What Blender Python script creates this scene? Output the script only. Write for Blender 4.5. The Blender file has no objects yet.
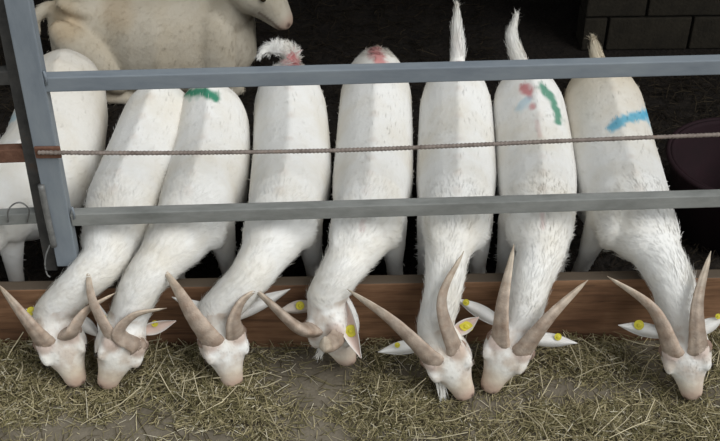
import bpy, bmesh, math, random
import numpy as np
from mathutils import Vector, Matrix, noise

random.seed(7)
RNG = np.random.default_rng(11)
SC = bpy.context.scene
COL = SC.collection

# ------------------------------------------------------------------ camera
F_PX, PITCH, YAW = 1100.0, math.radians(38.0), math.radians(1.5)
CAM = np.array([-0.05, -3.0, 2.93])
FWD = np.array([math.sin(YAW) * math.cos(PITCH), math.cos(YAW) * math.cos(PITCH), -math.sin(PITCH)])
RGT = np.array([math.cos(YAW), -math.sin(YAW), 0.0])
UPV = np.cross(RGT, FWD)
cam_data = bpy.data.cameras.new('camera')
cam_data.sensor_width = 36.0
cam_data.lens = F_PX / 720.0 * 36.0
cam = bpy.data.objects.new('camera', cam_data)
COL.objects.link(cam)
cam.matrix_world = Matrix(((RGT[0], UPV[0], -FWD[0], CAM[0]), (RGT[1], UPV[1], -FWD[1], CAM[1]),
                           (RGT[2], UPV[2], -FWD[2], CAM[2]), (0, 0, 0, 1)))
SC.camera = cam

# ------------------------------------------------------------------ light: overcast sky through the open barn front
world = bpy.data.worlds.new('overcast_sky')
SC.world = world
world.use_nodes = True
world.node_tree.nodes['Background'].inputs[0].default_value = (0.93, 0.98, 1.0, 1)
world.node_tree.nodes['Background'].inputs[1].default_value = 0.50
sun_data = bpy.data.lights.new('hazy_sun', 'SUN'); sun_data.energy = 1.85; sun_data.angle = math.radians(42); sun_data.color = (1.0, 1.0, 0.985)
sun = bpy.data.objects.new('hazy_sun', sun_data); COL.objects.link(sun); sun.location = (4, -5, 7)
sun.rotation_euler = Vector((-0.62, 0.42, -0.80)).to_track_quat('-Z', 'Y').to_euler()
SC.view_settings.view_transform = 'Standard'
SC.view_settings.look = 'None'
SC.view_settings.gamma = 1.0
SC.view_settings.use_curve_mapping = False
SC.view_settings.exposure = 0.32


# ------------------------------------------------------------------ pixel <-> place
def ray(px, py):
    d = FWD + RGT * ((px - 360.0) / F_PX) + UPV * ((220.5 - py) / F_PX)
    return d                                     # depth 1 along the axis
def on_z(px, py, z):
    d = ray(px, py); return CAM + d * ((z - CAM[2]) / d[2])
def on_y(px, py, y):
    d = ray(px, py); return CAM + d * ((y - CAM[1]) / d[1])
def at_depth(px, py, t):
    return CAM + ray(px, py) * t
def depth(p):
    return float(np.dot(np.asarray(p) - CAM, FWD))
def proj(P):
    q = np.asarray(P) - CAM
    t = q @ FWD
    return np.stack([360 + F_PX * (q @ RGT) / t, 220.5 - F_PX * (q @ UPV) / t], -1)
def unit(v):
    v = np.asarray(v, float); return v / (np.linalg.norm(v) + 1e-12)


# ------------------------------------------------------------------ materials
def new_mat(name):
    m = bpy.data.materials.new(name); m.use_nodes = True
    nt = m.node_tree; return m, nt, nt.nodes, nt.links, nt.nodes['Principled BSDF']
def N(nodes, kind, **inp):
    n = nodes.new(kind)
    for k, v in inp.items(): n.inputs[k].default_value = v
    return n
def ramp(nodes, stops):
    r = nodes.new('ShaderNodeValToRGB'); e = r.color_ramp.elements
    while len(e) < len(stops): e.new(0.5)
    for i, (p, c) in enumerate(stops): e[i].position = p; e[i].color = (*c, 1)
    return r
def mix(nt, fac, a, b, mode='MIX'):
    n = nt.nodes.new('ShaderNodeMix'); n.data_type = 'RGBA'; n.blend_type = mode
    for i, v in ((0, fac), (6, a), (7, b)):
        if isinstance(v, (int, float)): n.inputs[i].default_value = v
        elif isinstance(v, tuple): n.inputs[i].default_value = (*v, 1)
        else: nt.links.new(v, n.inputs[i])
    return n.outputs[2]

def mottled(name, stops, scale=8.0, rough=0.7, bump=0.2, detail=6.0, stretch=(1, 1, 1), metallic=0.0, bump_scale=60.0, dist=0.01):
    m, nt, nodes, links, b = new_mat(name)
    tc = nodes.new('ShaderNodeTexCoord')
    mp = nodes.new('ShaderNodeMapping'); mp.inputs['Scale'].default_value = stretch
    links.new(tc.outputs['Object'], mp.inputs[0])
    n1 = N(nodes, 'ShaderNodeTexNoise', Scale=scale, Detail=detail, Roughness=0.65)
    links.new(mp.outputs[0], n1.inputs['Vector'])
    r = ramp(nodes, stops); links.new(n1.outputs[0], r.inputs[0]); links.new(r.outputs[0], b.inputs['Base Color'])
    n2 = N(nodes, 'ShaderNodeTexNoise', Scale=bump_scale, Detail=4.0)
    links.new(mp.outputs[0], n2.inputs['Vector'])
    bp = N(nodes, 'ShaderNodeBump', Strength=bump, Distance=dist)
    links.new(n2.outputs[0], bp.inputs['Height']); links.new(bp.outputs[0], b.inputs['Normal'])
    b.inputs['Roughness'].default_value = rough; b.inputs['Metallic'].default_value = metallic
    b.inputs['Specular IOR Level'].default_value = 0.3
    return m

def attr_mat(name, rough=0.85, noise_amt=0.0, noise_scale=6.0, tint=(0.8, 0.72, 0.55), spec=0.1, bump=0.0, bump_scale=120.0):
    m, nt, nodes, links, b = new_mat(name)
    a = nodes.new('ShaderNodeAttribute'); a.attribute_name = 'Col'
    out = a.outputs['Color']
    geo = nodes.new('ShaderNodeNewGeometry')
    if noise_amt > 0:
        n1 = N(nodes, 'ShaderNodeTexNoise', Scale=noise_scale, Detail=5.0, Roughness=0.6)
        links.new(geo.outputs['Position'], n1.inputs['Vector'])
        r = ramp(nodes, [(0.42, (1, 1, 1)), (0.72, tint)])
        links.new(n1.outputs[0], r.inputs[0])
        out = mix(nt, noise_amt, out, r.outputs[0], 'MULTIPLY')
    links.new(out, b.inputs['Base Color'])
    if bump > 0:
        n2 = N(nodes, 'ShaderNodeTexNoise', Scale=bump_scale, Detail=3.0)
        links.new(geo.outputs['Position'], n2.inputs['Vector'])
        bp = N(nodes, 'ShaderNodeBump', Strength=bump, Distance=0.006)
        links.new(n2.outputs[0], bp.inputs['Height']); links.new(bp.outputs[0], b.inputs['Normal'])
    b.inputs['Roughness'].default_value = rough
    b.inputs['Specular IOR Level'].default_value = spec
    return m

M = {}
M['coat'] = attr_mat('goat_coat', 0.9, 0.75, 5.0, (0.88, 0.83, 0.74), 0.08, 0.35, 55)
M['horn'] = attr_mat('horn', 0.55, 0.8, 26.0, (0.62, 0.52, 0.45), 0.3, 0.4, 160)
M['skin'] = attr_mat('ear_skin', 0.8, 0.4, 30.0, (0.8, 0.7, 0.62), 0.15)
M['hay'] = attr_mat('dry_hay', 0.75, 0.0, spec=0.15)
M['hoof'] = mottled('hoof', [(0.3, (0.05, 0.04, 0.03)), (0.7, (0.12, 0.09, 0.07))], 20, 0.6)
M['eye'] = mottled('eye', [(0.4, (0.02, 0.015, 0.01)), (0.7, (0.06, 0.04, 0.02))], 40, 0.15, 0.0)
M['tag'] = mottled('yellow_tag', [(0.3, (0.46, 0.40, 0.03)), (0.7, (0.62, 0.54, 0.05))], 30, 0.35, 0.05)
M['paint'] = mottled('grey_blue_paint', [(0.25, (0.15, 0.175, 0.205)), (0.5, (0.205, 0.232, 0.26)), (0.72, (0.24, 0.268, 0.29)), (0.8, (0.20, 0.17, 0.14))],
                     7, 0.45, 0.12, 8, (0.6, 2, 2), 0.0, 40, 0.004)
M['paint_low'] = mottled('worn_grey_paint', [(0.25, (0.15, 0.155, 0.145)), (0.55, (0.245, 0.25, 0.238)), (0.70, (0.285, 0.29, 0.275)), (0.77, (0.16, 0.105, 0.07))],
                     9, 0.55, 0.2, 8, (0.7, 2, 2), 0.0, 50, 0.004)
M['dark_steel'] = mottled('dark_weathered_steel', [(0.3, (0.03, 0.03, 0.03)), (0.6, (0.07, 0.067, 0.063)), (0.8, (0.10, 0.06, 0.04))], 12, 0.6, 0.2)
M['rust'] = mottled('rusty_steel', [(0.3, (0.10, 0.045, 0.028)), (0.6, (0.17, 0.085, 0.055)), (0.8, (0.24, 0.15, 0.11))], 25, 0.8, 0.4)
M['rebar'] = mottled('rusty_rebar', [(0.3, (0.13, 0.10, 0.085)), (0.6, (0.24, 0.20, 0.175)), (0.8, (0.20, 0.12, 0.08))], 30, 0.7, 0.2)
M['wire'] = mottled('galvanised_wire', [(0.3, (0.12, 0.12, 0.12)), (0.7, (0.25, 0.25, 0.24))], 30, 0.5, 0.1, metallic=0.3)
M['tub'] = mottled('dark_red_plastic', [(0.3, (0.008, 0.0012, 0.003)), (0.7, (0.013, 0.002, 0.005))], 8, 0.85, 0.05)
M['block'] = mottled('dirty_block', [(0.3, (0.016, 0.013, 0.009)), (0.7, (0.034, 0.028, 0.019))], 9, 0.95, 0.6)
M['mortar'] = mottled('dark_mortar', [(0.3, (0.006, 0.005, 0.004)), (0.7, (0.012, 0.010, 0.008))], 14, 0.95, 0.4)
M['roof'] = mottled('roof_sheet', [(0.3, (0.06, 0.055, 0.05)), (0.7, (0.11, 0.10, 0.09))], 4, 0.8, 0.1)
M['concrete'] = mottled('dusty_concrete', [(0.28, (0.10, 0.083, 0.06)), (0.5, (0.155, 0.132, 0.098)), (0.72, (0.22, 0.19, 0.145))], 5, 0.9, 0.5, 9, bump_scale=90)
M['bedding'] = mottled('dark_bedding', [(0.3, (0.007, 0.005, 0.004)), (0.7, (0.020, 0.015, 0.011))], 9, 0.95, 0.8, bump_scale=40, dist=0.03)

def wood_mat():
    m, nt, nodes, links, b = new_mat('reddish_board')
    tc = nodes.new('ShaderNodeTexCoord')
    mp = nodes.new('ShaderNodeMapping'); mp.inputs['Scale'].default_value = (1.2, 14, 14)
    links.new(tc.outputs['Object'], mp.inputs[0])
    n1 = N(nodes, 'ShaderNodeTexNoise', Scale=4.0, Detail=8.0, Roughness=0.6, Distortion=0.6)
    links.new(mp.outputs[0], n1.inputs['Vector'])
    r = ramp(nodes, [(0.28, (0.12, 0.060, 0.030)), (0.5, (0.25, 0.132, 0.068)), (0.75, (0.36, 0.205, 0.115))])
    links.new(n1.outputs[0], r.inputs[0])
    n2 = N(nodes, 'ShaderNodeTexNoise', Scale=2.6, Detail=4.0)           # grime blotches
    links.new(tc.outputs['Object'], n2.inputs['Vector'])
    r2 = ramp(nodes, [(0.40, (0.42, 0.36, 0.32)), (0.62, (1, 1, 1))])
    links.new(n2.outputs[0], r2.inputs[0])
    wood = mix(nt, 0.9, r.outputs[0], r2.outputs[0], 'MULTIPLY')
    sx = nodes.new('ShaderNodeSeparateXYZ'); g = nodes.new('ShaderNodeNewGeometry'); links.new(g.outputs['True Normal'], sx.inputs[0])   # caked dirt lies on the top edge
    rz = ramp(nodes, [(0.5, (0, 0, 0)), (0.8, (1, 1, 1))]); links.new(sx.outputs[2], rz.inputs[0])
    links.new(mix(nt, rz.outputs[0], wood, (0.085, 0.062, 0.042)), b.inputs['Base Color'])
    bp = N(nodes, 'ShaderNodeBump', Strength=0.35, Distance=0.004)
    links.new(n1.outputs[0], bp.inputs['Height']); links.new(bp.outputs[0], b.inputs['Normal'])
    b.inputs['Roughness'].default_value = 0.7
    return m
M['wood'] = wood_mat()


# ------------------------------------------------------------------ object helpers
def link(name, mesh, mat, parent=None, loc=(0, 0, 0), smooth=True):
    o = bpy.data.objects.new(name, mesh); COL.objects.link(o)
    if mat: mesh.materials.append(mat)
    o.location = loc
    if parent: o.parent = parent
    if smooth and len(mesh.polygons): mesh.polygons.foreach_set('use_smooth', [True] * len(mesh.polygons))
    return o
def from_np(name, V, Fc, cols=None, mat=None, parent=None, base=(0, 0, 0), smooth=True):
    me = bpy.data.meshes.new(name)
    me.from_pydata((np.asarray(V) - np.asarray(base)).tolist(), [], [list(map(int, f)) for f in Fc]); me.update()
    if cols is not None: set_col(me, cols)
    return link(name, me, mat, parent, (0, 0, 0), smooth)
def set_col(me, cols):
    a = me.color_attributes.new('Col', 'FLOAT_COLOR', 'POINT')
    c = np.ones((len(me.vertices), 4), np.float32); c[:, :3] = cols
    a.data.foreach_set('color', c.ravel())
def tag(o, label=None, cat=None, group=None, kind=None):
    for k, v in (('label', label), ('category', cat), ('group', group), ('kind', kind)):
        if v: o[k] = v
    return o
def empty(name, loc):
    o = bpy.data.objects.new(name, None); COL.objects.link(o); o.location = tuple(map(float, loc)); o.empty_display_size = 0.1
    return o
def box(name, lo, hi, mat, parent=None, bevel=0.003, base=None, wobble=0.0):
    """axis aligned bevelled box between two corners, origin at its centre"""
    c = (np.array(lo) + np.array(hi)) / 2; s = np.array(hi) - np.array(lo)
    bm = bmesh.new(); bmesh.ops.create_cube(bm, size=1.0)
    for v in bm.verts:
        v.co = Vector((v.co.x * s[0] + random.uniform(-wobble, wobble), v.co.y * s[1] + random.uniform(-wobble, wobble), v.co.z * s[2] + random.uniform(-wobble, wobble)))
    if bevel > 0: bmesh.ops.bevel(bm, geom=bm.edges[:], offset=bevel, segments=2, affect='EDGES', profile=0.6)
    me = bpy.data.meshes.new(name); bm.to_mesh(me); bm.free()
    off = np.array(base) if base is not None else np.zeros(3)
    return link(name, me, mat, parent, tuple(c - off), False)
def bar(name, a, b, w, d, mat, parent=None, bevel=0.004, base=(0, 0, 0), upref=(0, 0, 1)):
    """rectangular tube from a to b; w along upref, d across"""
    a = np.asarray(a, float); b = np.asarray(b, float); L = np.linalg.norm(b - a); x = unit(b - a)
    y = unit(np.cross(upref, x)); z = np.cross(x, y)
    bm = bmesh.new(); bmesh.ops.create_cube(bm, size=1.0)
    for v in bm.verts: v.co = Vector((v.co.x * L, v.co.y * d, v.co.z * w))
    bmesh.ops.bevel(bm, geom=bm.edges[:], offset=bevel, segments=2, affect='EDGES', profile=0.6)
    me = bpy.data.meshes.new(name); bm.to_mesh(me); bm.free()
    o = link(name, me, mat, parent, (0, 0, 0), False)
    c = (a + b) / 2 - np.asarray(base)
    o.matrix_local = Matrix(((x[0], y[0], z[0], c[0]), (x[1], y[1], z[1], c[1]), (x[2], y[2], z[2], c[2]), (0, 0, 0, 1)))
    return o

def frames(P):
    P = np.asarray(P, float); T = np.gradient(P, axis=0); return T / np.linalg.norm(T, axis=1)[:, None]
def catmull(P, n):
    P = np.asarray(P, float); k = len(P); Q = np.vstack([2 * P[0] - P[1], P, 2 * P[-1] - P[-2]]); out = []
    for i in np.linspace(0, k - 1 - 1e-6, n):
        j = int(i); t = i - j; p0, p1, p2, p3 = Q[j:j + 4]
        out.append(0.5 * ((2 * p1) + (-p0 + p2) * t + (2 * p0 - 5 * p1 + 4 * p2 - p3) * t * t + (-p0 + 3 * p1 - 3 * p2 + p3) * t ** 3))
    return np.array(out)
def loft(rings):
    """closed loft through rings (each n x 3) -> V, F"""
    n = len(rings[0]); V = [p for r in rings for p in r]; Fc = []
    for i in range(len(rings) - 1):
        for j in range(n):
            k = (j + 1) % n
            Fc.append((i * n + j, i * n + k, (i + 1) * n + k, (i + 1) * n + j))
    V.append(np.mean(rings[0], 0)); V.append(np.mean(rings[-1], 0)); a = len(V) - 2; b = len(V) - 1
    for j in range(n):
        k = (j + 1) % n
        Fc.append((a, k, j)); Fc.append((b, (len(rings) - 1) * n + j, (len(rings) - 1) * n + k))
    return np.array(V), Fc
def ring(c, lat, up, w, ut, ub, n=20, e=2.2, ridge=0.0, tent=0.0):
    out = []
    for k in range(n):
        a = 2 * math.pi * k / n; ca, sa = math.cos(a), math.sin(a)
        x = math.copysign(abs(ca) ** (2 / e), ca) * w; y = math.copysign(abs(sa) ** (2 / e), sa)
        if tent and sa > 0: y = (1 - tent) * y + tent * max(0.0, 1 - abs(ca)) ** 0.9
        y = y * (ut if y > 0 else ub)
        if sa > 0.985: y += ridge
        out.append(np.asarray(c) + lat * x + up * y)
    return out
def tube(P, R, n=12, up=(0, 0, 1), squash=1.0):
    P = np.asarray(P, float); T = frames(P); rings = []
    R = np.broadcast_to(R, (len(P),))
    for p, t, r in zip(P, T, R):
        l = np.cross(t, up)
        if np.linalg.norm(l) < 0.15: l = np.cross(t, (0.0, 1.0, 0.0))
        l = unit(l); u = np.cross(l, t)
        rings.append([p + l * r * math.cos(2 * math.pi * k / n) + u * r * squash * math.sin(2 * math.pi * k / n) for k in range(n)])
    return loft(rings)
def merge(parts):
    V = []; Fc = []; o = 0
    for v, f in parts:
        V.append(np.asarray(v)); Fc += [tuple(i + o for i in t) for t in f]; o += len(v)
    return np.vstack(V), Fc
def ellipsoid(c, ax, r, nu=14, nv=10):
    c = np.asarray(c, float); rings = []
    for i in range(1, nv):
        th = math.pi * i / nv
        rings.append([c + ax[0] * (r[0] * math.cos(th)) + (ax[1] * (r[1] * math.cos(2 * math.pi * k / nu)) + ax[2] * (r[2] * math.sin(2 * math.pi * k / nu))) * math.sin(th) for k in range(nu)])
    return loft(rings)
def fuse(parts, voxel=0.009, smooth=4):
    """all closed pieces -> one continuous skin (numpy verts, normals, mesh)"""
    V, Fc = merge(parts)
    me = bpy.data.meshes.new('tmp'); me.from_pydata(V.tolist(), [], Fc)
    bm = bmesh.new(); bm.from_mesh(me); bmesh.ops.recalc_face_normals(bm, faces=bm.faces[:]); bm.to_mesh(me); bm.free()
    o = bpy.data.objects.new('tmp', me); COL.objects.link(o)
    r = o.modifiers.new('r', 'REMESH'); r.mode = 'VOXEL'; r.voxel_size = voxel
    s = o.modifiers.new('s', 'SMOOTH'); s.iterations = smooth; s.factor = 0.5
    dg = bpy.context.evaluated_depsgraph_get(); dg.update()
    out = bpy.data.meshes.new_from_object(o.evaluated_get(dg))
    bpy.data.objects.remove(o); bpy.data.meshes.remove(me)
    return out
def verts_np(me):
    n = len(me.vertices); a = np.empty(n * 3, np.float32); me.vertices.foreach_get('co', a); v = a.reshape(-1, 3).astype(float)
    b = np.empty(n * 3, np.float32); me.vertex_normals.foreach_get('vector', b)
    return v, b.reshape(-1, 3).astype(float)
def nearest_seg(V, P):
    """index of nearest polyline sample for each vertex, and the distance"""
    d = np.linalg.norm(V[:, None, :] - P[None], axis=2); i = d.argmin(1); return i, d[np.arange(len(V)), i]


# ================================================================== the setting
def shell():
    # feed alley floor in front, pen floor behind
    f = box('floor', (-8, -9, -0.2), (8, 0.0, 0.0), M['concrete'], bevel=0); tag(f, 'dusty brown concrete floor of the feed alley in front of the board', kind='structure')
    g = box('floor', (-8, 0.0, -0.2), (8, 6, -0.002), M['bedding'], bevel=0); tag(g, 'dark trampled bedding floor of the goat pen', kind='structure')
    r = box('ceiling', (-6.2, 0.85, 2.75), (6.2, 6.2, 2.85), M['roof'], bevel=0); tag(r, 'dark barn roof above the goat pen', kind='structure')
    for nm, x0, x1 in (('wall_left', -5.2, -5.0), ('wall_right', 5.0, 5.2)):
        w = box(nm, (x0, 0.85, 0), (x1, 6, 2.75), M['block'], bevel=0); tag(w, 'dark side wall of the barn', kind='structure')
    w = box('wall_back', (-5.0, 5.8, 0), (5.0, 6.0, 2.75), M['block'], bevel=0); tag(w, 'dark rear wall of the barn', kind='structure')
    # block partition in the dark upper right, single blocks with recessed joints
    x0 = float(on_y(584, 30, 2.2)[0])
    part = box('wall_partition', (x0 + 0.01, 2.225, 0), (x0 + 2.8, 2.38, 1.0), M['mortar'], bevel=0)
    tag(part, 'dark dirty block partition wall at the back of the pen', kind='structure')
    c = np.array(part.location)
    xj = float(on_y(608, 35, 2.2)[0]); bw, bh = 0.45, 0.2
    proto = {}
    for row in range(5):
        off = xj + (0 if row % 2 == 0 else -0.255)
        k = -2
        while True:
            a = off + k * bw; b = a + bw - 0.014; k += 1
            if a > x0 + 2.7: break
            a = max(a, x0)
            if b - a < 0.05: continue
            key = round(b - a, 3)
            lo = np.array((a, 2.2, row * bh + 0.004)); hi = np.array((b, 2.37, row * bh + bh - 0.010))
            if key in proto:
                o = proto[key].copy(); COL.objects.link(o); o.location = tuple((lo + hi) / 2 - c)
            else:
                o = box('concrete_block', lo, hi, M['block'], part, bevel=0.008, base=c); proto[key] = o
shell()


# ================================================================== timber board
def kerb_board():
    top = float(on_y(420, 283, -0.022)[2])
    o = box('feed_board', (-2.4, -0.022, 0.0), (2.4, 0.028, top), M['wood'], bevel=0.006)
    tag(o, 'long reddish brown timber board on edge under the goats necks', 'board')
    return top
BOARD_TOP = kerb_board()


# ================================================================== steel gate
def fence():
    root = empty('gate', on_y(75, 300, 0.0) * np.array([1, 0, 0]))
    B = np.array(root.location)
    tag(root, 'grey painted steel gate with two long rails and one thin rod before the goats', 'gate')
    yb = 0.0
    def lift(p): return np.array([p[0], yb, p[2]])
    # long rails
    for (l, r, nm, m, w, lab) in (((44, 82.0), (760, 63.5), 'rail', M['paint'], 0.052, 'blue-grey upper rail'), ((72, 217.0), (760, 197.0), 'rail', M['paint_low'], 0.050, 'worn grey lower rail')):
        a = lift(on_y(*l, yb)); b = lift(on_y(*r, yb)); d = unit(b - a); b = b + d * 0.7
        o = bar(nm, a, b, w, 0.04, m, root, base=B); o['label'] = lab
    # upright at the left, top end out of the picture
    a = lift(on_y(11, -40, yb)); b = lift(on_y(69, 262, yb))
    o = bar('upright', a, b, 0.074, 0.05, M['paint'], root, base=B, upref=(1, 0, 0)); o['label'] = 'blue-grey upright'
    bar('upright', a * [1, 1, 0] + b * 0 + np.array([3.75, 0, 1.30]), b * [1, 1, 1] + np.array([3.63, 0, 0]), 0.092, 0.05, M['paint'], root, base=B, upref=(1, 0, 0))
    # ribbed rod
    y2 = -0.045
    pts = [on_y(px, py, y2) for px, py in ((38, 152.5), (150, 153), (250, 152), (350, 150), (450, 146), (560, 141), (720, 134.5), (860, 128))]
    P = catmull(pts, 700); L = np.cumsum(np.r_[0, np.linalg.norm(np.diff(P, axis=0), axis=1)])
    R = 0.0062 + 0.0016 * (np.sin(L * 2 * math.pi / 0.013) > 0.1)
    v, f = tube(P, R, 8)
    o = from_np('rod', v, f, None, M['rebar'], root, B); o['label'] = 'thin rusty ribbed steel rod'
    # rusty clamp plate + bolt holding the rod on the upright
    c = on_y(48, 152, -0.03)
    p = box('clamp_plate', c - [0.042, 0.006, 0.022], c + [0.042, 0.004, 0.022], M['rust'], root, 0.004, B); p['label'] = 'rusty clamp plate'
    for dx in (-0.026, 0.026):
        v, f = ellipsoid(c + [dx, -0.008, 0], np.eye(3), (0.009, 0.006, 0.009), 8, 6); from_np('bolt', v, f, None, M['rust'], root, B)
    # weld beads where rails meet the upright
    for px, py in ((45, 78), (73, 213)):
        c = on_y(px, py, -0.022); v, f = tube([c + [0.0, 0, -0.025], c + [0.003, 0, 0], c + [0, 0, 0.025]], 0.004, 6); from_np('weld', v, f, None, M['paint'], root, B)

    # neighbouring panel at the left edge
    r2 = empty('gate', on_y(58, 300, 0.05) * np.array([1, 0, 0]) + np.array([0, 0.05, 0]))
    B2 = np.array(r2.location)
    tag(r2, 'dark weathered gate at left edge with a rusty middle rail', 'gate')
    y3 = 0.045
    a = on_y(-3, -30, y3); b = on_y(52, 262, y3); a[1] = b[1] = y3; b = a + (b - a) * 1.02
    bar('upright', a, b, 0.042, 0.045, M['dark_steel'], r2, base=B2, upref=(1, 0, 0))
    for l, r, m, w in (((-60, 78), (14, 75), M['dark_steel'], 0.05), ((-60, 156), (28, 152.5), M['rust'], 0.052), ((-60, 220), (42, 215), M['paint_low'], 0.045)):
        a = on_y(*l, y3); b = on_y(*r, y3); d = unit(b - a); a = a - d * 0.5
        o = bar('rail', a, b, w, 0.04, m, r2, base=B2)
        if m is M['rust']: o['label'] = 'rusty brown rail'
    # loose latch rod standing against the upright
    y4 = -0.03
    P = catmull([on_y(41, 185, y4), on_y(45, 205, y4), on_y(50, 228, y4), on_y(54, 246, y4)], 16)
    v, f = tube(P, 0.0115, 10); o = from_np('latch_rod', v, f, None, M['wire'], None)
    tag(o, 'short grey steel latch rod standing against the gate upright', 'latch')
    # wire ties
    def wire(pp, y, label):
        P = catmull([on_y(px, py, y + dy) for px, py, dy in pp], 40); v, f = tube(P, 0.0028, 6)
        o = from_np('wire_tie', v, f, None, M['wire'], None); tag(o, label, 'wire', 'wire ties on the left gate')
    wire([(8, 222, 0), (8, 211, -0.02), (14, 204, -0.03), (22, 203, -0.03), (29, 210, -0.02), (27, 222, 0.0)], 0.02, 'loop of wire tied around the grey rail at left edge')
    wire([(50, 245, 0), (46, 255, -0.01), (45, 265, -0.015), (47, 274, -0.02), (50, 277, -0.02)], -0.03, 'loose wire end hanging below the latch rod')
fence()


# ================================================================== goats
WHITE = np.array((0.81, 0.80, 0.775))
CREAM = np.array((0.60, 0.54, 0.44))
PINK = np.array((0.50, 0.35, 0.28))
HORN_A, HORN_B, HORN_T = np.array((0.31, 0.215, 0.17)), np.array((0.38, 0.305, 0.245)), np.array((0.48, 0.41, 0.325))

def sstep(a, b, x):
    t = np.clip((x - a) / (b - a), 0, 1); return t * t * (3 - 2 * t)

def head_parts(poll, f, u, r, k=1.0):
    """closed loft of the skull, poll -> nose; k scales"""
    S = [(-0.05, .050, .005, .085, 0), (-0.02, .070, .030, .108, 0), (0.03, .082, .050, .118, 0), (0.065, .088, .058, .120, 0), (0.10, .090, .056, .116, 0), (0.130, .082, .048, .108, 0),
         (0.155, .065, .038, .098, 0), (0.18, .053, .026, .088, 0), (0.21, .044, .012, .078, 0), (0.235, .041, .000, .070, 0), (0.252, .034, -.010, .060, 0), (0.263, .020, -.022, .044, 0)]
    rings = []
    for t, w, top, bot, _ in S:
        c = poll + f * t * k + u * ((top - bot) / 2) * k
        h = (top + bot) / 2 * k
        rings.append(ring(c, r, u, w * k, h, h, 18, 2.3))
    return loft(rings)

def horn_mesh(P, W, flat, parent, base, name='horn', label=None, blunt=False, side=None):
    """curved tapering horn with growth rings along P (n x 3); W base half width"""
    n = len(P); T = frames(P); rings = []; cols = []
    s = np.linspace(0, 1, n); streak = RNG.uniform(.78, 1.18, 14)
    for i in range(n):
        t = T[i]; back = side - t * np.dot(side, t); back = unit(back); lat = np.cross(t, back)
        taper = (1 - s[i]) ** 0.85 * 0.93 + 0.06 if not blunt else 1 - 0.35 * s[i]
        if not blunt and s[i] > 0.94: taper *= (1 - (s[i] - 0.94) / 0.06 * 0.65)
        w = W * taper * (1 + 0.035 * math.sin(s[i] * 62) * (1 - s[i]))
        rr = []
        for k in range(14):
            a = 2 * math.pi * k / 14; x = math.cos(a); y = math.sin(a)
            keel = 1.0 + 0.22 * max(0, x) ** 6                 # front keel
            rr.append(P[i] + back * (x * w * keel) * 1.0 + lat * y * w * flat)
        rings.append(rr)
        c = HORN_A + (HORN_B - HORN_A) * sstep(0, .35, s[i]) + (HORN_T - HORN_B) * sstep(.6, 1, s[i])
        for k in range(14):
            edge = max(0, math.cos(2 * math.pi * k / 14)) ** 8
            cols.append(c * (1 + 0.10 * math.sin(s[i] * 62 + 1)) * (1 + 0.25 * edge) * (0.90 + 0.20 * random.random()) * streak[k])
    v, fc = loft(rings); cols += [HORN_A, HORN_T]
    o = from_np(name, v, fc, np.array(cols), M['horn'], parent, base)
    if label: o['label'] = label
    return o

def ear_mesh(a, b, up, width, parent, base, curl=0.35, tint=None):
    """leaf-shaped cupped ear from root a to tip b; `up` = open side normal"""
    a = np.asarray(a); b = np.asarray(b); x = b - a; L = np.linalg.norm(x); x = unit(x)
    up = unit(up - x * np.dot(up, x)); lat = np.cross(x, up)
    n = 12; m = 8; V = []; cols = []
    inner = np.array((0.60, 0.46, 0.40)); outer = WHITE * 0.86 if tint is None else np.array(tint)
    for sidev, th in ((0, 0.0), (1, -0.007)):
        for i in range(n):
            s = i / (n - 1); w = width * (0.42 + 0.95 * math.sin(math.pi * min(1, s * 0.92 + 0.08)) ** 0.9 * (1 - 0.35 * s)) * (1 - s ** 5 * 0.85)
            for j in range(m):
                q = j / (m - 1) * 2 - 1
                p = a + x * (s * L) + lat * (q * w * (1 - 0.25 * curl)) + up * (abs(q) ** 1.8 * w * curl * 1.6 + th * (1 - q * q * .6) )
                V.append(p)
                c = inner * (1 - sstep(.55, 1, abs(q))) + outer * sstep(.55, 1, abs(q)) if sidev == 0 else outer
                cols.append(c)
    Fc = []; K = n * m
    for i in range(n - 1):
        for j in range(m - 1):
            q = i * m + j
            Fc.append((q, q + 1, q + m + 1, q + m)); Fc.append((K + q, K + q + m, K + q + m + 1, K + q + 1))
    for i in range(n - 1):
        for j in (0, m - 1):
            q = i * m + j; Fc.append((q, q + m, K + q + m, K + q))
    for j in range(m - 1):
        for i in (0, n - 1):
            q = i * m + j; Fc.append((q, q + 1, K + q + 1, K + q))
    return from_np('ear', np.array(V), Fc, np.array(cols), M['skin'], parent, base), x, up, lat, L

def tag_mesh(c, nrm, parent, base, r=0.016, big=None):
    nrm = unit(nrm); a = unit(np.cross(nrm, (0.3, 0.2, 0.93))); b = np.cross(nrm, a)
    prof = [(0.0, 0.006), (0.30 * r, 0.006), (0.34 * r, 0.0025), (0.5 * r, 0.0015), (r * 0.97, 0.0015), (r, 0.0005), (r * 0.97, -0.001), (0, -0.001)]
    rings = []
    for rad, h in prof:
        rad = max(rad, 0.0005)
        sx, sy = (1, 1) if big is None else big
        rings.append([c + nrm * h + a * rad * sx * math.cos(2 * math.pi * k / 16) + b * rad * sy * math.sin(2 * math.pi * k / 16) for k in range(16)])
    v, f = loft(rings)
    o = from_np('ear_tag', v, f, None, M['tag'], parent, base, smooth=False); o['label'] = 'yellow plastic ear tag'
    return o

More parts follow.
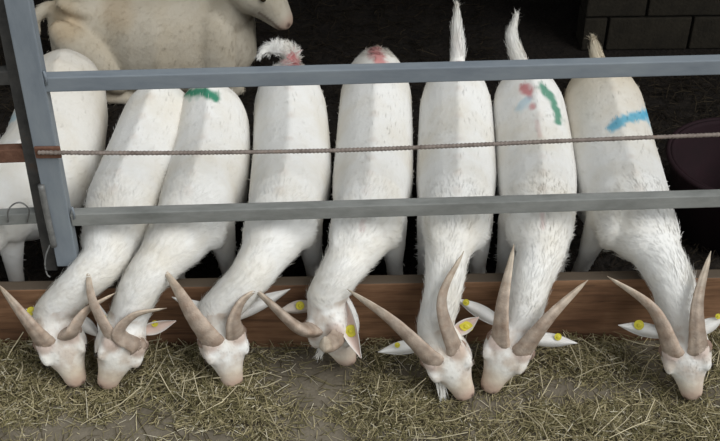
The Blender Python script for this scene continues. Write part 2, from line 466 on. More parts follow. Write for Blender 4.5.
def fur(me_v, me_n, cols, flow, length, count, parent, base, name='coat', mask=None, width=0.0013):
    p = np.ones(len(me_v)) if mask is None else mask.astype(float)
    idx = RNG.choice(len(me_v), count, p=p / p.sum())
    k = len(idx)
    P = me_v[idx] + RNG.normal(0, 0.003, (k, 3)); Nn = me_n[idx]; Fl = flow[idx]
    Fl = Fl - Nn * (Fl * Nn).sum(1)[:, None]; Fl /= np.linalg.norm(Fl, axis=1)[:, None] + 1e-9
    L = length[idx] * RNG.uniform(0.6, 1.35, k)
    D = Fl + Nn * RNG.uniform(0.02, 0.20, k)[:, None] + RNG.normal(0, 0.11, (k, 3)); D /= np.linalg.norm(D, axis=1)[:, None]
    S = np.cross(D, Nn); S /= np.linalg.norm(S, axis=1)[:, None] + 1e-9
    w = width * RNG.uniform(0.7, 1.3, k)[:, None]
    A = P - Nn * 0.002
    mid = A + D * (L * 0.55)[:, None]; tip = A + D * L[:, None] - Nn * (L * 0.04)[:, None] + np.array([0, 0, -1.0]) * (L * 0.05)[:, None]
    V = np.stack([A - S * w, A + S * w, mid + S * w * 0.8, mid - S * w * 0.8, tip], 1).reshape(-1, 3)
    o5 = np.arange(k) * 5
    me = bpy.data.meshes.new(name)
    loops = np.stack([o5, o5 + 1, o5 + 2, o5 + 3, o5 + 3, o5 + 2, o5 + 4], 1).ravel()
    starts = np.stack([np.arange(k) * 7, np.arange(k) * 7 + 4], 1).ravel()
    me.vertices.add(len(V)); me.vertices.foreach_set('co', (V - np.asarray(base)).astype(np.float32).ravel())
    me.loops.add(len(loops)); me.loops.foreach_set('vertex_index', loops.astype(np.int32))
    me.polygons.add(k * 2); me.polygons.foreach_set('loop_start', starts.astype(np.int32))
    me.update(calc_edges=True)
    cc = cols[idx] * RNG.uniform(0.95, 1.04, (k, 1))
    set_col(me, np.repeat(np.clip(cc, 0, 0.92), 5, 0))
    me.polygons.foreach_set('use_smooth', [True] * (k * 2))
    me.normals_split_custom_set_from_vertices(np.repeat(Nn, 5, 0).tolist())
    o = link(name, me, M['coat'], parent, (0, 0, 0), False); o['kind'] = 'stuff'
    return o

def paint(V, Nrm, cols, strokes):
    """dye marks: pixel polyline, radius (px), colour, strength"""
    if not strokes: return cols
    px = proj(V); facing = ((CAM - V) * Nrm).sum(1) > 0
    for pts, rad, c, amt in strokes:
        pts = np.array(pts, float); d = np.full(len(V), 1e9)
        if len(pts) == 1: d = np.linalg.norm(px - pts[0], axis=1)
        for a, b in zip(pts[:-1], pts[1:]):
            ab = b - a; t = np.clip(((px - a) @ ab) / (ab @ ab), 0, 1); d = np.minimum(d, np.linalg.norm(px - (a + t[:, None] * ab), axis=1))
        nz = np.array([noise.noise(Vector(p) * 38.0) for p in V[d < rad * 2.2]])
        k = np.zeros(len(V)); k[d < rad * 2.2] = nz
        m = (1 - sstep(0.35, 1.25, d / rad + k * 0.55)) * facing * (d < rad * 2.2) * amt
        cols = cols * (1 - m[:, None]) + np.array(c) * m[:, None]
    return cols

def build_goat(cfg):
    rx, ry = cfg['rump']; zt = cfg.get('zt', 0.67); sw = cfg.get('sw', 0.945)
    T = on_z(rx, ry, zt); Mi = on_z(cfg['mid'], 125, 0.64); S = on_z(cfg['sh'], 185, 0.63)
    Cn = on_y(cfg['neck'], 255, -0.005); Cn[2] = max(0.405, BOARD_TOP + 0.115)
    Cn[0] = on_y(cfg['neck'], 255, -0.005)[0]
    N2 = on_y(cfg['neck2'], 292, -0.10)
    T[2] = Mi[2] = S[2] = 0
    # ---- head frame
    nose = on_z(*cfg['nose'], cfg.get('nz', 0.035)); k = cfg.get('hk', 0.98)
    Lh = 0.262 * k
    pd = depth(nose) + cfg.get('dd', -0.02)
    poll = at_depth(*cfg['poll'], pd); f = unit(nose - poll)
    poll = nose - f * Lh
    u = unit(CAM - poll); u = unit(u - f * np.dot(u, f)); r = np.cross(f, u)          # r = screen left/right
    if np.dot(r, RGT) < 0: r = -r
    tw = math.radians(cfg.get('turn', 0)); u, r = u * math.cos(tw) + r * math.sin(tw), r * math.cos(tw) - u * math.sin(tw)
    gx = (T + S) / 2
    root = empty('goat', (gx[0], gx[1], 0)); base = np.array(root.location)
    tag(root, cfg['label'], 'goat', 'white horned goats feeding through the fence')
    parts = []
    # ---- trunk
    plan = catmull([T, Mi, S], 21)
    hd = unit(S - T)
    sec = [(-0.03, .060, .62, .46, 0), (0.0, .108, .665, .40, 0), (0.06, .140, .692, .32, .003), (0.15, .157, .702, .27, .006), (0.28, .161, .685, .225, .007), (0.45, .164, .655, .19, .007),
           (0.62, .164, .640, .195, .006), (0.78, .153, .640, .25, .006), (0.92, .140, .642, .32, .006), (1.02, .124, .620, .365, 0), (1.12, .095, .565, .40, 0), (1.20, .06, .52, .43, 0)]
    rings = []; spine = []; Ltr = np.linalg.norm(S - T)
    for s, w, top, bot, rd in sec:
        if s <= 0: p = T + hd * s * Ltr
        elif s >= 1:
            d2 = unit((Cn * [1, 1, 0]) - S); p = S + d2 * min((s - 1) * Ltr, 0.5)
        else:
            i = s * 20; j = int(i); p = plan[j] * (1 - (i - j)) + plan[min(j + 1, 20)] * (i - j)
        spine.append([p[0], p[1], (top + bot) / 2])
        lat = unit(np.cross(hd, (0, 0, 1.0)))
        c = np.array([p[0], p[1], (top + bot) / 2 + 0.03]); rings.append(ring(c, lat, np.array((0, 0, 1.0)), w * sw, top - c[2], c[2] - bot, 32, 2.25, rd, 0.25))
    parts.append(loft(rings))
    lat = unit(np.cross(hd, (0, 0, 1.0)))
    # hip bones and shoulder blades
    ih = plan[3]; iw = plan[18]
    for sd in (-1, 1):
        parts.append(ellipsoid(np.array([ih[0], ih[1], .60]) + lat * sd * .080 * sw, (hd, lat, np.array((0, 0, 1.))), (.09, .04, .04)))
        parts.append(ellipsoid(np.array([iw[0], iw[1], .46]) + lat * sd * .095 * sw - hd * .01, (np.array((0, 0, 1.)), hd, lat), (.11, .12, .05)))
        parts.append(ellipsoid(np.array([S[0], S[1], .47]) + lat * sd * .078 * sw + hd * .035, (np.array((0, 0, 1.)), hd, lat), (.095, .075, .05)))
    # ---- neck
    pb = poll - f * 0.02 - u * 0.03
    A = np.array([S[0], S[1], .47]) - hd * .06; Bp = (np.array([S[0], S[1], .47]) * .45 + Cn * .55); Bp[2] = .455
    mid2 = (Cn + pb) / 2 + np.array([0, -0.02, 0.035]); mid2[0] = mid2[0] * .4 + N2[0] * .6
    npts = catmull([A, Bp, Cn, mid2, pb, pb + f * 0.03 - u * 0.01], 26)
    nr = np.interp(np.linspace(0, 5, 26), [0, 1, 2, 3, 4, 5], [.13, .112, .085, .073, .070, .045]) * cfg.get('nk', 1.0)
    Tn = frames(npts); rings = []
    for p, t, rr in zip(npts, Tn, nr):
        l = unit(np.cross(t, (0, -0.3, 0.95))); uu = np.cross(l, t); rings.append(ring(p, l, uu, rr, rr * 1.02, rr * 1.02, 18, 2.0))
    parts.append(loft(rings))
    parts.append(head_parts(poll, f, u, r, k))
    # brow ridges
    for sd in (-1, 1):
        parts.append(ellipsoid(poll + (f * .108 + r * sd * .066 + u * .026) * k, (f, r, u), (.042 * k, .020 * k, .022 * k)))
        parts.append(ellipsoid(poll + (f * .062 + r * sd * .048 + u * .034) * k, (f, r, u), (.042 * k, .036 * k, .030 * k)))
    # ---- legs
    feet = []
    for sd in (-1, 1):
        s0 = np.array([S[0], S[1], .44]) + lat * sd * .088 * sw - hd * .05
        ft = s0 + lat * sd * cfg.get('spread', .03) + hd * cfg.get('reach', -.03); ft[2] = 0
        if ft[1] < 0.13: ft[1] = 0.13
        kn = s0 * .52 + ft * .48 + hd * 0.012; kn[2] = .21
        P = catmull([s0, s0 * .5 + kn * .5, kn, ft * .6 + kn * .4 + [0, 0, .0], ft + [0, 0, .035]], 14)
        parts.append(tube(P, np.interp(np.linspace(0, 1, 14), [0, .3, .5, .58, .8, .95, 1], [.060, .045, .032, .033, .022, .024, .026]), 12, tuple(hd)))
        feet.append((ft, hd))
        h0 = np.array([plan[3][0], plan[3][1], .46]) + lat * sd * .058
        stf = h0 + hd * .10 + lat * sd * .012; stf[2] = .33
        hk_ = h0 - hd * .07 + lat * sd * .02; hk_[2] = .21
        fh = h0 - hd * .02 + lat * sd * .03; fh[2] = 0
        P = catmull([h0, stf, hk_, hk_ * .45 + fh * .55, fh + [0, 0, .035]], 16)
        parts.append(tube(P, np.interp(np.linspace(0, 1, 16), [0, .25, .5, .6, .8, .95, 1], [.085, .072, .034, .027, .021, .024, .026]), 12, tuple(lat)))
        feet.append((fh, hd))
    # ---- tail
    tl = cfg.get('tail'); tailP = None
    if tl:
        t0 = np.array([T[0], T[1], .635]) + hd * .03
        tp = [t0] + [at_depth(x, y, depth(t0) + dd) for x, y, dd in tl]
        tailP = catmull(tp, 14); parts.append(tube(tailP, np.interp(np.linspace(0, 1, 14), [0, .35, .7, 1], [.034, .030, .022, .008]) * cfg.get('tailw', 1.0), 10, (0, 1, 0)))
    me = fuse(parts, 0.0085, 8)
    V, Nr = verts_np(me)
    # ---- coat colour
    cols = np.tile(WHITE, (len(V), 1))
    q = V - poll; tf = q @ f / k; tu = q @ u / k; tr = q @ r / k
    inhead = (tf > -.03) & (tf < .29) & (np.abs(tr) < .11) & (tu < .12) & (tu > -.16)
    warm = sstep(.14, .21, tf) * inhead * 0.55
    cols = cols * (1 - warm[:, None]) + np.array((.62, .49, .33)) * warm[:, None]
    m = sstep(.195, .245, tf) * inhead * 0.85
    cols = cols * (1 - m[:, None]) + PINK * m[:, None]
    for sd in (-1, 1):                                           # nostrils and mouth line
        dn = np.linalg.norm((np.stack([tf - .250, tr - sd * .022, tu + .020], 1)) / [.012, .008, .010], axis=1)
        m = (1 - sstep(.5, 1.3, dn)) * .85; cols = cols * (1 - m[:, None]) + np.array((.09, .05, .045)) * m[:, None]
        dh = np.linalg.norm((np.stack([tf - .065, tr - sd * .05, tu - .055], 1)), axis=1)   # rubbed skin at the horn roots
        m = (1 - sstep(.022, .050, dh)) * .65 * inhead; cols = cols * (1 - m[:, None]) + np.array((.50, .34, .27)) * m[:, None]
    dm = np.abs(tu + .050 - .008 * np.sin(tf * 30)); m = (1 - sstep(.002, .006, dm)) * (tf > .16) * inhead * .7
    cols = cols * (1 - m[:, None]) + np.array((.16, .09, .075)) * m[:, None]
    hn_ = np.zeros(len(V)); ih_ = np.where(inhead)[0]; hn_[ih_] = [noise.fractal(Vector(V[j]) * 22.0, 1.0, 2.0, 3) for j in ih_]
    m = np.clip(.17 + hn_ * .85, 0, .65) * inhead; cols = cols * (1 - m[:, None]) + np.array((.53, .43, .35)) * m[:, None]
    for sd in (-1, 1):                                           # dark lids round the eyes
        de = np.linalg.norm((np.stack([tf - .128, tr - sd * .080, tu - .020], 1)) / [.024, .020, .016], axis=1)
        m = (1 - sstep(.5, 1.2, de)) * .6 * inhead; cols = cols * (1 - m[:, None]) + np.array((.25, .18, .15)) * m[:, None]
    # slightly soiled flanks, lower legs and parting along the back
    low = (1 - sstep(.05, .30, V[:, 2])) * (V[:, 1] > 0.03) * .5
    cols = cols * (1 - low[:, None]) + np.array((.40, .33, .25)) * low[:, None]
    sp = np.array(spine); i, dist = nearest_seg(V[:, :2], sp[:, :2])
    ridge = (1 - sstep(.006, .028, dist)) * (Nr[:, 2] > .4) * (V[:, 1] > .1) * .28
    cols = cols * (1 - ridge[:, None]) + np.array((.58, .49, .42)) * ridge[:, None]
    y_ = cfg.get('stain_shade', 0.0)
    if y_:
        m = sstep(.35, .95, V[:, 1]) * y_ * (V[:, 2] > .3); cols = cols * (1 - m[:, None]) + np.array((.56, .48, .35)) * m[:, None]  # beige towards the rump: coat stain, plus painted shade on the left-edge goat
    cols = paint(V, Nr, cols, cfg.get('marks'))
    set_col(me, cols)
    me.vertices.foreach_set('co', (V - base).astype(np.float32).ravel()); me.update()
    link('body', me, M['coat'], root)
    # ---- coat of hair: flow runs from head to tail, down on flanks and legs
    axis = np.vstack([sp, npts[6:], np.array([poll + f * t for t in np.linspace(0, .25, 6) * k])])
    tang = np.vstack([np.gradient(sp, axis=0), np.gradient(npts, axis=0)[6:], np.tile(f, (6, 1)) * .04])
    tang /= np.linalg.norm(tang, axis=1)[:, None] + 1e-9
    i, dist = nearest_seg(V, axis)
    flow = -tang[i]; flow[:, 2] -= 0.45 * (1 - np.abs(Nr[:, 2]))
    flow[V[:, 2] < .25] += np.array([0, 0, -1.0]) * (V[V[:, 2] < .25][:, 1:2] > .03)
    flow += RNG.normal(0, .1, flow.shape)
    length = np.where(i < len(sp), .024, .030).astype(float)
    length[inhead] = .010; length[inhead & (tf > .16)] = .004
    mask = np.where(i < len(sp) - 3, .09, .8); mask[inhead & (tf > .2)] = 0; mask[V[:, 2] < .15] *= 0.5; mask[(V[:, 2] < .3) & (V[:, 1] > .3)] = .15
    if tailP is not None:
        it, dt = nearest_seg(V, tailP); on = (dt < .045) & (it > 2)
        flow[on] = frames(tailP)[it[on]]; length[on] = .035; mask[on] = 3.0
    if cfg.get('tuft'):
        Tt = np.array([T[0], T[1], .69]) + hd * .03; on = (np.linalg.norm(V - Tt, axis=1) < .085) & (V[:, 2] > .62)
        flow[on] = np.array([0, .1, 1.0]) + RNG.normal(0, .7, (on.sum(), 3)); length[on] = .045 * cfg['tuft']; mask[on] = 4.0
    crest = (dist < .2) & (i >= len(sp)) & (i < len(sp) + 12) & (Nr[:, 2] > .3); length[crest] = .036
    fur(V, Nr, cols, flow, length, 14000, root, base, mask=mask)
    # ---- horns: root on the skull, sweep set by the photograph, lengths about 0.4 m
    for sd, hn in ((-1, cfg['hl']), (1, cfg['hr'])):
        b0 = poll + (f * .058 + r * sd * .045 + u * .042) * k
        d0 = depth(b0)
        if hn.get('stub'):
            b0 = b0 + f * .03 + r * .004; P = catmull([b0 - u * .02, b0 + u * .03 + r * .0, b0 + u * .075 - f * .012, b0 + u * .10 - f * .03], 14)
            horn_mesh(P, .036, .85, root, base, blunt=True, side=-f, label='short blunt horn pointing forward'); continue
        mids = hn['mid'] if isinstance(hn['mid'], list) else [hn['mid']]; nm = len(mids)
        mp = [at_depth(*q, d0 - .05 * math.sin(math.pi * (j + 1) / (nm + 1)) + hn.get('dd', -.03) * (j + 1) / (nm + 1)) for j, q in enumerate(mids)]
        tp = at_depth(*hn['tip'], d0 + hn.get('dd', -.03))
        d_ = unit(mp[0] - b0)
        P = catmull([b0 - u * .03 - d_ * .004, b0 + d_ * .008] + mp + [tp], 48)
        horn_mesh(P, hn.get('w', .045) * 1.08, .70, root, base, side=unit(r * -sd * .9 + u * .5))
    # ---- ears with tags
    for sd, er in ((-1, cfg.get('el')), (1, cfg.get('er'))):
        if er is None: continue
        a = poll + (f * .012 + r * sd * .070 - u * .030) * k
        if 'root' in er: a = at_depth(*er['root'], depth(a))
        b = at_depth(*er['tip'], depth(a) + er.get('dd', 0.0))
        L = np.linalg.norm(b - a)
        a = a - unit(b - a) * .012
        e, ex, eu, el, eL = ear_mesh(a, b, (u * .9 + np.array([0, -.3, .3]) + f * er.get('down', 0.1)) * (1 if er.get('open') else -1), er.get('w', .024), root, base, er.get('curl', .45), er.get('tint'))
        if er.get('tag'):
            sgn = 1 if er.get('open') else -1
            c0 = a + (b - a) * er['tag']
            if 'tp' in er:                                       # where the photograph shows the tag, brought onto the ear leaf
                d = ray(*er['tp']); h = CAM + d * (np.dot(a - CAM, eu) / np.dot(d, eu)) - a
                c0 = a + ex * np.clip(h @ ex, .2 * eL, .88 * eL) + el * np.clip(h @ el, -.018, .018)
            c0 = c0 + eu * (.007 if sgn > 0 else -.009); nrm = eu * sgn
            tag_mesh(c0, unit(CAM - c0) * .6 + nrm * .5, e, base, er.get('tr', .016), er.get('big'))
    # ---- eyes
    for sd in (-1, 1):
        c = poll + (f * .128 + r * sd * .080 + u * .022) * k
        v, fc = ellipsoid(c, (f, r, u), (.012 * k, .009 * k, .008 * k), 12, 8); from_np('eye', v, fc, None, M['eye'], root, base)
    # ---- beard tuft
    if cfg.get('beard'):
        bx, by, bl = cfg['beard']; c0 = poll + (f * .15 - u * .030 - r * .058) * k
        tipb = at_depth(bx, by, depth(c0)); dirv = unit(tipb - c0)
        Lb = min(np.linalg.norm(tipb - c0), .075)
        V2 = []; F2 = []
        for j in range(70):
            o0 = c0 + RNG.normal(0, .010, 3); e0 = c0 + dirv * Lb * RNG.uniform(.75, 1.05) + RNG.normal(0, .008, 3); sdv = unit(np.cross(e0 - o0, u)) * .0018
            n0 = len(V2); V2 += [o0 - sdv, o0 + sdv, (o0 + e0) / 2 + sdv, (o0 + e0) / 2 - sdv, e0]; F2 += [(n0, n0 + 1, n0 + 2, n0 + 3), (n0 + 3, n0 + 2, n0 + 4)]
        b_ = from_np('beard', np.array(V2), F2, np.tile(WHITE, (len(V2), 1)), M['coat'], root, base); b_['kind'] = 'stuff'
    # ---- hooves
    for ft, h in feet:
        l = np.cross(h, (0, 0, 1.0)); z = np.array((0, 0, 1.0))
        for sd in (-1, 1):
            c = ft + l * sd * .013
            rings = [ring(c + z * zz + h * fw, l, h, .012 * s_, .026 * s_, .022 * s_, 10, 2.6) for zz, s_, fw in ((0, 1.0, .012), (.02, .95, .008), (.045, .75, .0))]
            v, fc = loft(rings); from_np('hoof', v, fc, None, M['hoof'], root, base)
    return root

RED, GREEN, BLUE = (.50, .075, .09), (.02, .22, .13), (.10, .42, .62)
GOATS = [
    dict(label='white goat at left edge, body behind the gate upright and head out of view', rump=(66, 47), mid=36, sh=-36, neck=-120, neck2=-130, nose=(-62, 385), poll=(-62, 335), sw=1.18,
         hl=dict(mid=(-95, 300), tip=(-120, 270)), hr=dict(mid=(-45, 300), tip=(-30, 262)), el=dict(tip=(-105, 330)), er=dict(tip=(-28, 325)), spread=-.05, stain_shade=.4, marks=[([(0, 122), (14, 117)], 5, BLUE, .4)]),
    dict(label='leftmost feeding goat with its head whole in view, left horn reaching the left edge', rump=(163, 80), mid=139, sh=114, neck=102, neck2=82, nose=(78, 388), poll=(58, 336), nk=.95,
         hl=dict(mid=(24, 317), tip=(-2, 284)), hr=dict(mid=[(73, 330), (87, 310)], tip=(117, 292), w=.042), el=dict(tip=(26, 309), root=(64, 333), tag=.75, tp=(32, 311), w=.028), er=dict(tip=(102, 338)), turn=-8),
    dict(label='second feeding goat with pink nose, green dye mark on the rump', rump=(210, 80), mid=206, sh=190, neck=160, neck2=140, nose=(107, 392), poll=(124, 338), turn=14,
         hl=dict(mid=(92, 300), tip=(87, 262), w=.032), hr=dict(mid=[(119, 333), (135, 315)], tip=(167, 308), w=.040), el=dict(tip=(99, 304), root=(108, 340), tag=.6, tp=(102, 318)), er=dict(tip=(176, 321), tag=.4, tp=(155, 323), tr=.012, open=True, w=.022),
         marks=[([(190, 94), (200, 92), (215, 96)], 6, GREEN, .95)]),
    dict(label='feeding goat third from left with fluffy rump and a small red dye spot', rump=(288, 60), mid=290, sh=282, neck=262, neck2=250, nose=(236, 389), poll=(222, 336), turn=6,
         hl=dict(mid=[(193, 316), (178, 291)], tip=(162, 267)), hr=dict(mid=[(234, 319), (244, 299)], tip=(270, 281), w=.042), el=dict(tip=(172, 297), root=(228, 322), tag=.45, tp=(207, 316), w=.026), er=dict(tip=(293, 287), dd=.02),
         tail=[(292, 56, .0), (288, 51, -.02), (277, 48, -.04), (266, 49, -.05), (261, 55, -.06)], tailw=1.0, tuft=.75, marks=[([(292, 58), (296, 66)], 6, RED, .8)]),
    dict(label='feeding goat with face tucked under, one long horn left and one short blunt horn', rump=(377, 46), mid=374, sh=369, neck=350, neck2=340, nose=(345, 370), poll=(326, 316), nz=.05, dd=-.09, nk=1.0, turn=-34, hk=1.0,
         hl=dict(mid=[(297, 327), (270, 303)], tip=(246, 281), w=.048), hr=dict(stub=True), el=dict(tip=(278, 311), tag=.6, tp=(300, 304), tint=(.52, .46, .41)), er=dict(tip=(361, 358), tag=.3, tp=(352, 331), tr=.022, w=.030, dd=-.06, down=.0, open=True),
         beard=(313, 372, .08), tuft=.6, marks=[([(374, 50), (380, 62)], 8, RED, .7), ([(362, 222), (362, 230)], 3, RED, .15)]),
    dict(label='feeding goat with upright pointed tail and horns spread wide in a V, head tilted right', rump=(457, 60), mid=459, sh=458, neck=447, neck2=444, nose=(468, 402), poll=(439, 342), turn=-6, nk=.92,
         hl=dict(mid=(392, 321), tip=(347, 289)), hr=dict(mid=(442, 300), tip=(464, 251), w=.038), el=dict(tip=(378, 352), tag=.55, tr=.010, tp=(397, 343)), er=dict(tip=(479, 317), tag=.5, tp=(466, 326), tr=.020, big=(1.3, .9), open=True),
         tail=[(458, 50, 0), (457, 28, .0), (457, 7, -.02)], beard=(443, 400, .07), marks=[([(460, 66)], 5, RED, .5)]),
    dict(label='feeding goat with red and green dye on the rump, nose touching its left neighbour', rump=(528, 64), mid=540, sh=543, neck=540, neck2=527, nose=(487, 394), poll=(513, 340), turn=4,
         hl=dict(mid=(503, 298), tip=(514, 244)), hr=dict(mid=(551, 316), tip=(588, 280)), el=dict(tip=(455, 298), tag=.75, tp=(466, 302), tr=.012), er=dict(tip=(577, 343), tag=.5, tp=(558, 332), tr=.013),
         tail=[(517, 54, 0), (512, 36, .0), (516, 17, -.02)], marks=[([(525, 88), (528, 92)], 6, RED, .75), ([(541, 86), (550, 96), (557, 110), (559, 122)], 4.5, GREEN, .85), ([(533, 106)], 4, RED, .6), ([(520, 108), (527, 100)], 5, BLUE, .35), ([(542, 215), (543, 228)], 3, RED, .22), ([(537, 122), (540, 136)], 3, RED, .2)]),
    dict(label='rightmost feeding goat with blue dye stripe across the back', rump=(602, 60), mid=621, sh=638, neck=655, neck2=669, nose=(693, 402), poll=(684, 340), turn=0, sw=1.05, stain_shade=.85, nk=1.05, spread=.06, reach=-.10,
         hl=dict(mid=(652, 308), tip=(607, 276)), hr=dict(mid=(698, 302), tip=(711, 251)), el=dict(tip=(618, 325), tag=.5, tp=(639, 322), tr=.018), er=dict(tip=(724, 318), tag=.3, tp=(712, 307), tr=.010),
         tail=[(596, 54, 0), (593, 40, -.01)], marks=[([(612, 127), (628, 118), (646, 114)], 6, BLUE, .9), ([(646, 114), (662, 134)], 6, BLUE, .55)]),
]
for g in GOATS: build_goat(g)


# ---- big cream goat lying behind the row
def lying_goat():
    yb = 1.88
    def X(px, py): return float(on_y(px, py, yb)[0])
    def Zp(px, py): return float(on_y(px, py, yb)[2])
    root = empty('goat', (X(140, 40), yb, 0)); base = np.array(root.location)
    tag(root, 'big cream goat lying sideways in the dark behind the feeding row', 'goat')
    xr, xc = X(58, 30), X(238, 40); Lx = xc - xr
    z = np.array((0, 0, 1.)); x = np.array((1., 0, 0)); y = np.array((0, 1., 0)); parts = []
    sec = [(-.04, .06, .42, .14), (.02, .11, .50, .05), (.10, .15, .56, .0), (.20, .15, .55, .0), (.30, .165, .53, .0), (.42, .215, .54, .0), (.58, .24, .55, .0), (.72, .215, .56, .0), (.84, .175, .57, .0), (.95, .14, .54, .03), (1.04, .10, .48, .10), (1.10, .05, .40, .18)]
    parts.append(loft([ring(np.array([xr + s * Lx, yb, (t + b) / 2]), y, z, w, (t - b) / 2, (t - b) / 2, 24, 2.3) for s, w, t, b in sec]))
    # folded haunch, thigh and hind cannon on the near side, knee of the fore leg
    for sd in (-1, 1):
        parts.append(ellipsoid((xr + .17, yb + sd * .165, .27), (unit((.62, 0, -.78)), y, unit((.78, 0, .62))), (.25, .07, .10)))
        parts.append(ellipsoid((xr + .13, yb + sd * .09, .50), (unit((.9, 0, -.3)), y, z), (.10, .05, .045)))
        parts.append(tube(catmull([(xr + .34, yb + sd * .14, .12), (xr + .22, yb + sd * .14, .07), (xr + .12, yb + sd * .14, .05), (xr + .24, yb + sd * .15, .035), (xr + .38, yb + sd * .15, .03)], 18), .032, 10))
        parts.append(ellipsoid((xc - .10, yb + sd * .13, .27), (z, x, y), (.22, .11, .07)))
        parts.append(tube(catmull([(xc - .10, yb + sd * .10, .16), (xc - .02, yb + sd * .11, .09), (xc + .00, yb + sd * .11, .06), (xc - .08, yb + sd * .12, .035), (xc - .18, yb + sd * .12, .03)], 16), .036, 10))
    # neck and head
    poll = np.array([X(243, -44), yb - .06, Zp(243, -44)]); nose = np.array([X(297, 9), yb - .13, Zp(297, 9)]); f = unit(nose - poll); k = np.linalg.norm(nose - poll) / .262
    r = unit(np.cross(f, z)); u = np.cross(r, f)
    npts = catmull([(xc - .14, yb, .36), (xc - .04, yb - .01, .47), (xc + .00, yb - .03, .58), poll - u * .04 * k - f * .0], 16)
    parts.append(tube(npts, np.interp(np.linspace(0, 1, 16), [0, .5, 1], [.165, .125, .085]), 18, (0, 1, 0)))
    parts.append(head_parts(poll, f, u, r, k))
    tp = catmull([(xr + .04, yb, .45), (xr - .03, yb - .03, .47), (xr - .085, yb - .05, .42), (xr - .08, yb - .06, .33)], 12)
    parts.append(tube(tp, np.interp(np.linspace(0, 1, 12), [0, .6, 1], [.038, .032, .012]), 10, (0, 1, 0)))
    me = fuse(parts, .012, 4); V, Nr = verts_np(me)
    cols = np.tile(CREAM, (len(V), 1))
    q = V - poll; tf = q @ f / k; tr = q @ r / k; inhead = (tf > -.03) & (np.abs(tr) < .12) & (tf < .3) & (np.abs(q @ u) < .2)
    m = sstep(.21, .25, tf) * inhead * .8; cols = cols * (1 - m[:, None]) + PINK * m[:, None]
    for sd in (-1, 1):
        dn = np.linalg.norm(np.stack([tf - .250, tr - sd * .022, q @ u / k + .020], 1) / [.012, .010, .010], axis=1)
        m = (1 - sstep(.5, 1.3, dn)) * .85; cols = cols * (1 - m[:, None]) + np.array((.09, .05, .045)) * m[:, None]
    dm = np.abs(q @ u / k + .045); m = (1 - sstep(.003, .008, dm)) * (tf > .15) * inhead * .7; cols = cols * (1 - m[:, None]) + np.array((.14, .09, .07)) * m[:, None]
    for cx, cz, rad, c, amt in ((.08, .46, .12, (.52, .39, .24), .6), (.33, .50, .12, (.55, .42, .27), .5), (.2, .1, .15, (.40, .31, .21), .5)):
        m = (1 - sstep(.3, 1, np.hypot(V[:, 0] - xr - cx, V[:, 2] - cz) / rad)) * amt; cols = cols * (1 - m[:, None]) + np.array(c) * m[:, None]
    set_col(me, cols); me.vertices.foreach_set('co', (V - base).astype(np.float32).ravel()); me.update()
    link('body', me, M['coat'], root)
    flow = np.tile(np.array((-.6, 0, -.8)), (len(V), 1)) + RNG.normal(0, .1, (len(V), 3)); ln = np.full(len(V), .022); ln[inhead] = .010
    fur(V, Nr, cols, flow, ln, 16000, root, base, mask=np.where(inhead & (tf > .2), 0, 1.0))
    for sd in (-1, 1):
        c = poll + (f * .122 + r * sd * .080 + u * .012) * k; v, fc = ellipsoid(c, (f, r, u), (.013 * k, .008 * k, .010 * k), 12, 8); from_np('eye', v, fc, None, M['eye'], root, base)
        a = poll + (f * .04 + r * sd * .075 + u * 0) * k; ear_mesh(a, a + r * sd * .11 - f * .05 - u * .03, f * .4 + u, .030, root, base, .35, CREAM)
        b0 = poll + (r * sd * .040 + u * .045 - f * .005) * k
        horn_mesh(catmull([b0 - u * .02, b0 + u * .12 - f * .04 + r * sd * .02, b0 + u * .20 - f * .16 + r * sd * .06, b0 + u * .20 - f * .28 + r * sd * .10], 30), .032, .65, root, base, side=f)
lying_goat()


# ================================================================== tub in the dark at the right
def tub():
    c = on_z(742, 262, 0.0)
    root = empty('tub', (c[0], c[1] + .25, 0)); B = np.array(root.location)
    tag(root, 'dark red plastic tub in the shade at right edge of the pen', 'tub')
    prof = [(.0, .0), (.22, .0), (.235, .01), (.285, .34), (.292, .35), (.275, .352), (.268, .34), (.222, .02), (.0, .018)]
    n = 40; rings = [[B + [max(r, .001) * math.cos(2 * math.pi * k / n), max(r, .001) * math.sin(2 * math.pi * k / n), zz] for k in range(n)] for r, zz in prof]
    v, f = loft(rings); from_np('shell', v, f, None, M['tub'], root, B)
    P = np.array([B + [.296 * math.cos(t), .296 * math.sin(t), .345] for t in np.linspace(0, 2 * math.pi, 49)]); v, f = tube(P, .011, 8); from_np('rim', v, f, None, M['tub'], root, B)
tub()


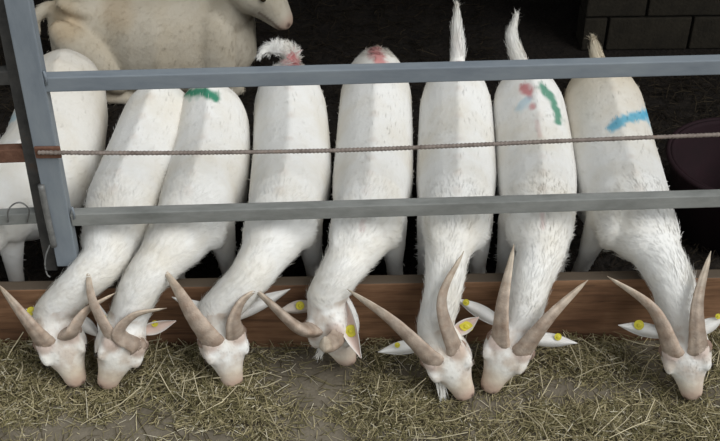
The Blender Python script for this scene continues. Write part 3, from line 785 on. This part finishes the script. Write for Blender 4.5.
# ================================================================== hay and bedding
def straws(name, X, Y, Z, L, W, cols, mat, label, cat, tilt=.32, curve=.25):
    k = len(X); a = RNG.uniform(0, 2 * math.pi, k); el = RNG.normal(0, tilt, k)
    D = np.stack([np.cos(a) * np.cos(el), np.sin(a) * np.cos(el), np.sin(el)], 1)
    S = np.stack([-np.sin(a), np.cos(a), np.zeros(k)], 1); U = np.cross(D, S)
    P = np.stack([X, Y, Z], 1); c = RNG.normal(0, curve, k)[:, None] * L[:, None]; c2 = np.abs(RNG.normal(0, curve * .5, k))[:, None] * L[:, None]
    V = np.empty((k, 9, 3))
    for i, t in enumerate((-.5, 0., .5)):
        q = P + D * (L * t)[:, None] + (S * c + U * c2) * (.25 - t * t)
        q[:, 2] = np.maximum(q[:, 2], .003)
        wd = (W * (1.0 if i < 2 else .7))[:, None]
        V[:, i * 3] = q - S * wd; V[:, i * 3 + 1] = q + S * wd; V[:, i * 3 + 2] = q + U * wd * .8
    quad = []
    for i in range(2):
        for j in range(3):
            n = (j + 1) % 3; quad.append((i * 3 + j, i * 3 + n, i * 3 + 3 + n, i * 3 + 3 + j))
    quad = np.array(quad).ravel()
    loops = (np.arange(k)[:, None] * 9 + quad[None]).ravel()
    me = bpy.data.meshes.new(name); me.vertices.add(k * 9); me.vertices.foreach_set('co', V.astype(np.float32).ravel())
    me.loops.add(len(loops)); me.loops.foreach_set('vertex_index', loops.astype(np.int32))
    me.polygons.add(k * 6); me.polygons.foreach_set('loop_start', (np.arange(k * 6) * 4).astype(np.int32)); me.update(calc_edges=True)
    set_col(me, np.repeat(cols, 9, 0))
    o = link(name, me, mat, None, (0, 0, 0), False); tag(o, label, cat, kind='stuff'); return o

def hay():
    n = 130000
    X = RNG.uniform(-1.75, 1.75, n); Y = RNG.uniform(-.95, -.026, n)
    px = proj(np.stack([X, Y, np.zeros(n)], 1))
    nz = np.array([noise.fractal(Vector((x * 4.2, y * 4.2, 3.1)), 1.0, 2.0, 3) for x, y in zip(X, Y)])
    d = .42 + nz * .85
    def blob(cx, cy, rx, ry, a):
        return a * np.exp(-(((px[:, 0] - cx) / rx) ** 2 + ((px[:, 1] - cy) / ry) ** 2))
    for b in ((30, 385, 60, 35, .6), (220, 395, 60, 28, .6), (150, 385, 50, 30, .25), (30, 345, 50, 22, .4), (170, 355, 40, 25, .35), (390, 395, 90, 18, .15), (400, 425, 60, 20, .25), (590, 360, 80, 22, .45), (680, 430, 70, 20, .4), (560, 425, 60, 12, .25), (710, 350, 30, 30, .5),
              (310, 400, 40, 28, -.75), (300, 372, 45, 12, -.25), (575, 394, 55, 14, -.65), (350, 432, 60, 10, -.4), (60, 436, 90, 9, -.6), (180, 436, 60, 8, -.35), (470, 428, 50, 14, -.25), (440, 385, 30, 14, -.3)):
        d += blob(*b)
    d = np.clip(d, .06, 1.25)
    keep = RNG.uniform(0, 1.25, n) < d; X, Y, d, px = X[keep], Y[keep], d[keep], px[keep]; k = len(X)
    hgt = .004 + .055 * np.clip(d - .35, 0, 1) ** 1.2 + .035 * np.clip(1 - (-Y - .02) / .16, 0, 1)
    Z = .003 + hgt * RNG.uniform(0, 1, k) ** .8
    L = np.clip(RNG.lognormal(-3.3, .55, k), .010, .17); W = RNG.uniform(.0006, .0018, k)
    pal = np.array([(.40, .34, .195), (.29, .25, .13), (.18, .16, .075), (.075, .058, .03), (.56, .49, .31), (.74, .68, .52)])
    ci = RNG.choice(6, k, p=[.24, .24, .19, .16, .12, .05])
    cols = pal[ci] * RNG.uniform(.75, 1.2, (k, 1))
    lg = RNG.choice(k, 170, replace=False); L[lg] = RNG.uniform(.10, .22, 170); W[lg] = RNG.uniform(.0014, .0024, 170); Z[lg] = .006 + hgt[lg]; cols[lg] = np.array((.60, .53, .36)) * RNG.uniform(.75, 1.15, (170, 1))
    straws('hay', X, Y, Z, L, W, cols, M['hay'], 'dry chopped hay scattered on the alley floor under the goats heads', 'hay')
    # pen bedding straw, dark and trodden
    k = 16000; X = RNG.uniform(-2.3, 2.6, k); Y = RNG.uniform(.05, 3.6, k)
    Y = np.where((X > .8) & (Y > 2.05), Y - 1.6, Y)
    L = np.clip(RNG.lognormal(-2.9, .5, k), .02, .2); W = RNG.uniform(.0012, .0028, k)
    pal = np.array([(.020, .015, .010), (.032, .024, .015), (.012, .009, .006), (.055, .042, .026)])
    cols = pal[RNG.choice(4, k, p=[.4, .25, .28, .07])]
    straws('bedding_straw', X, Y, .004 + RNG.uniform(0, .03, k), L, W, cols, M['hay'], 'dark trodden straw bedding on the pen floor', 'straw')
hay()
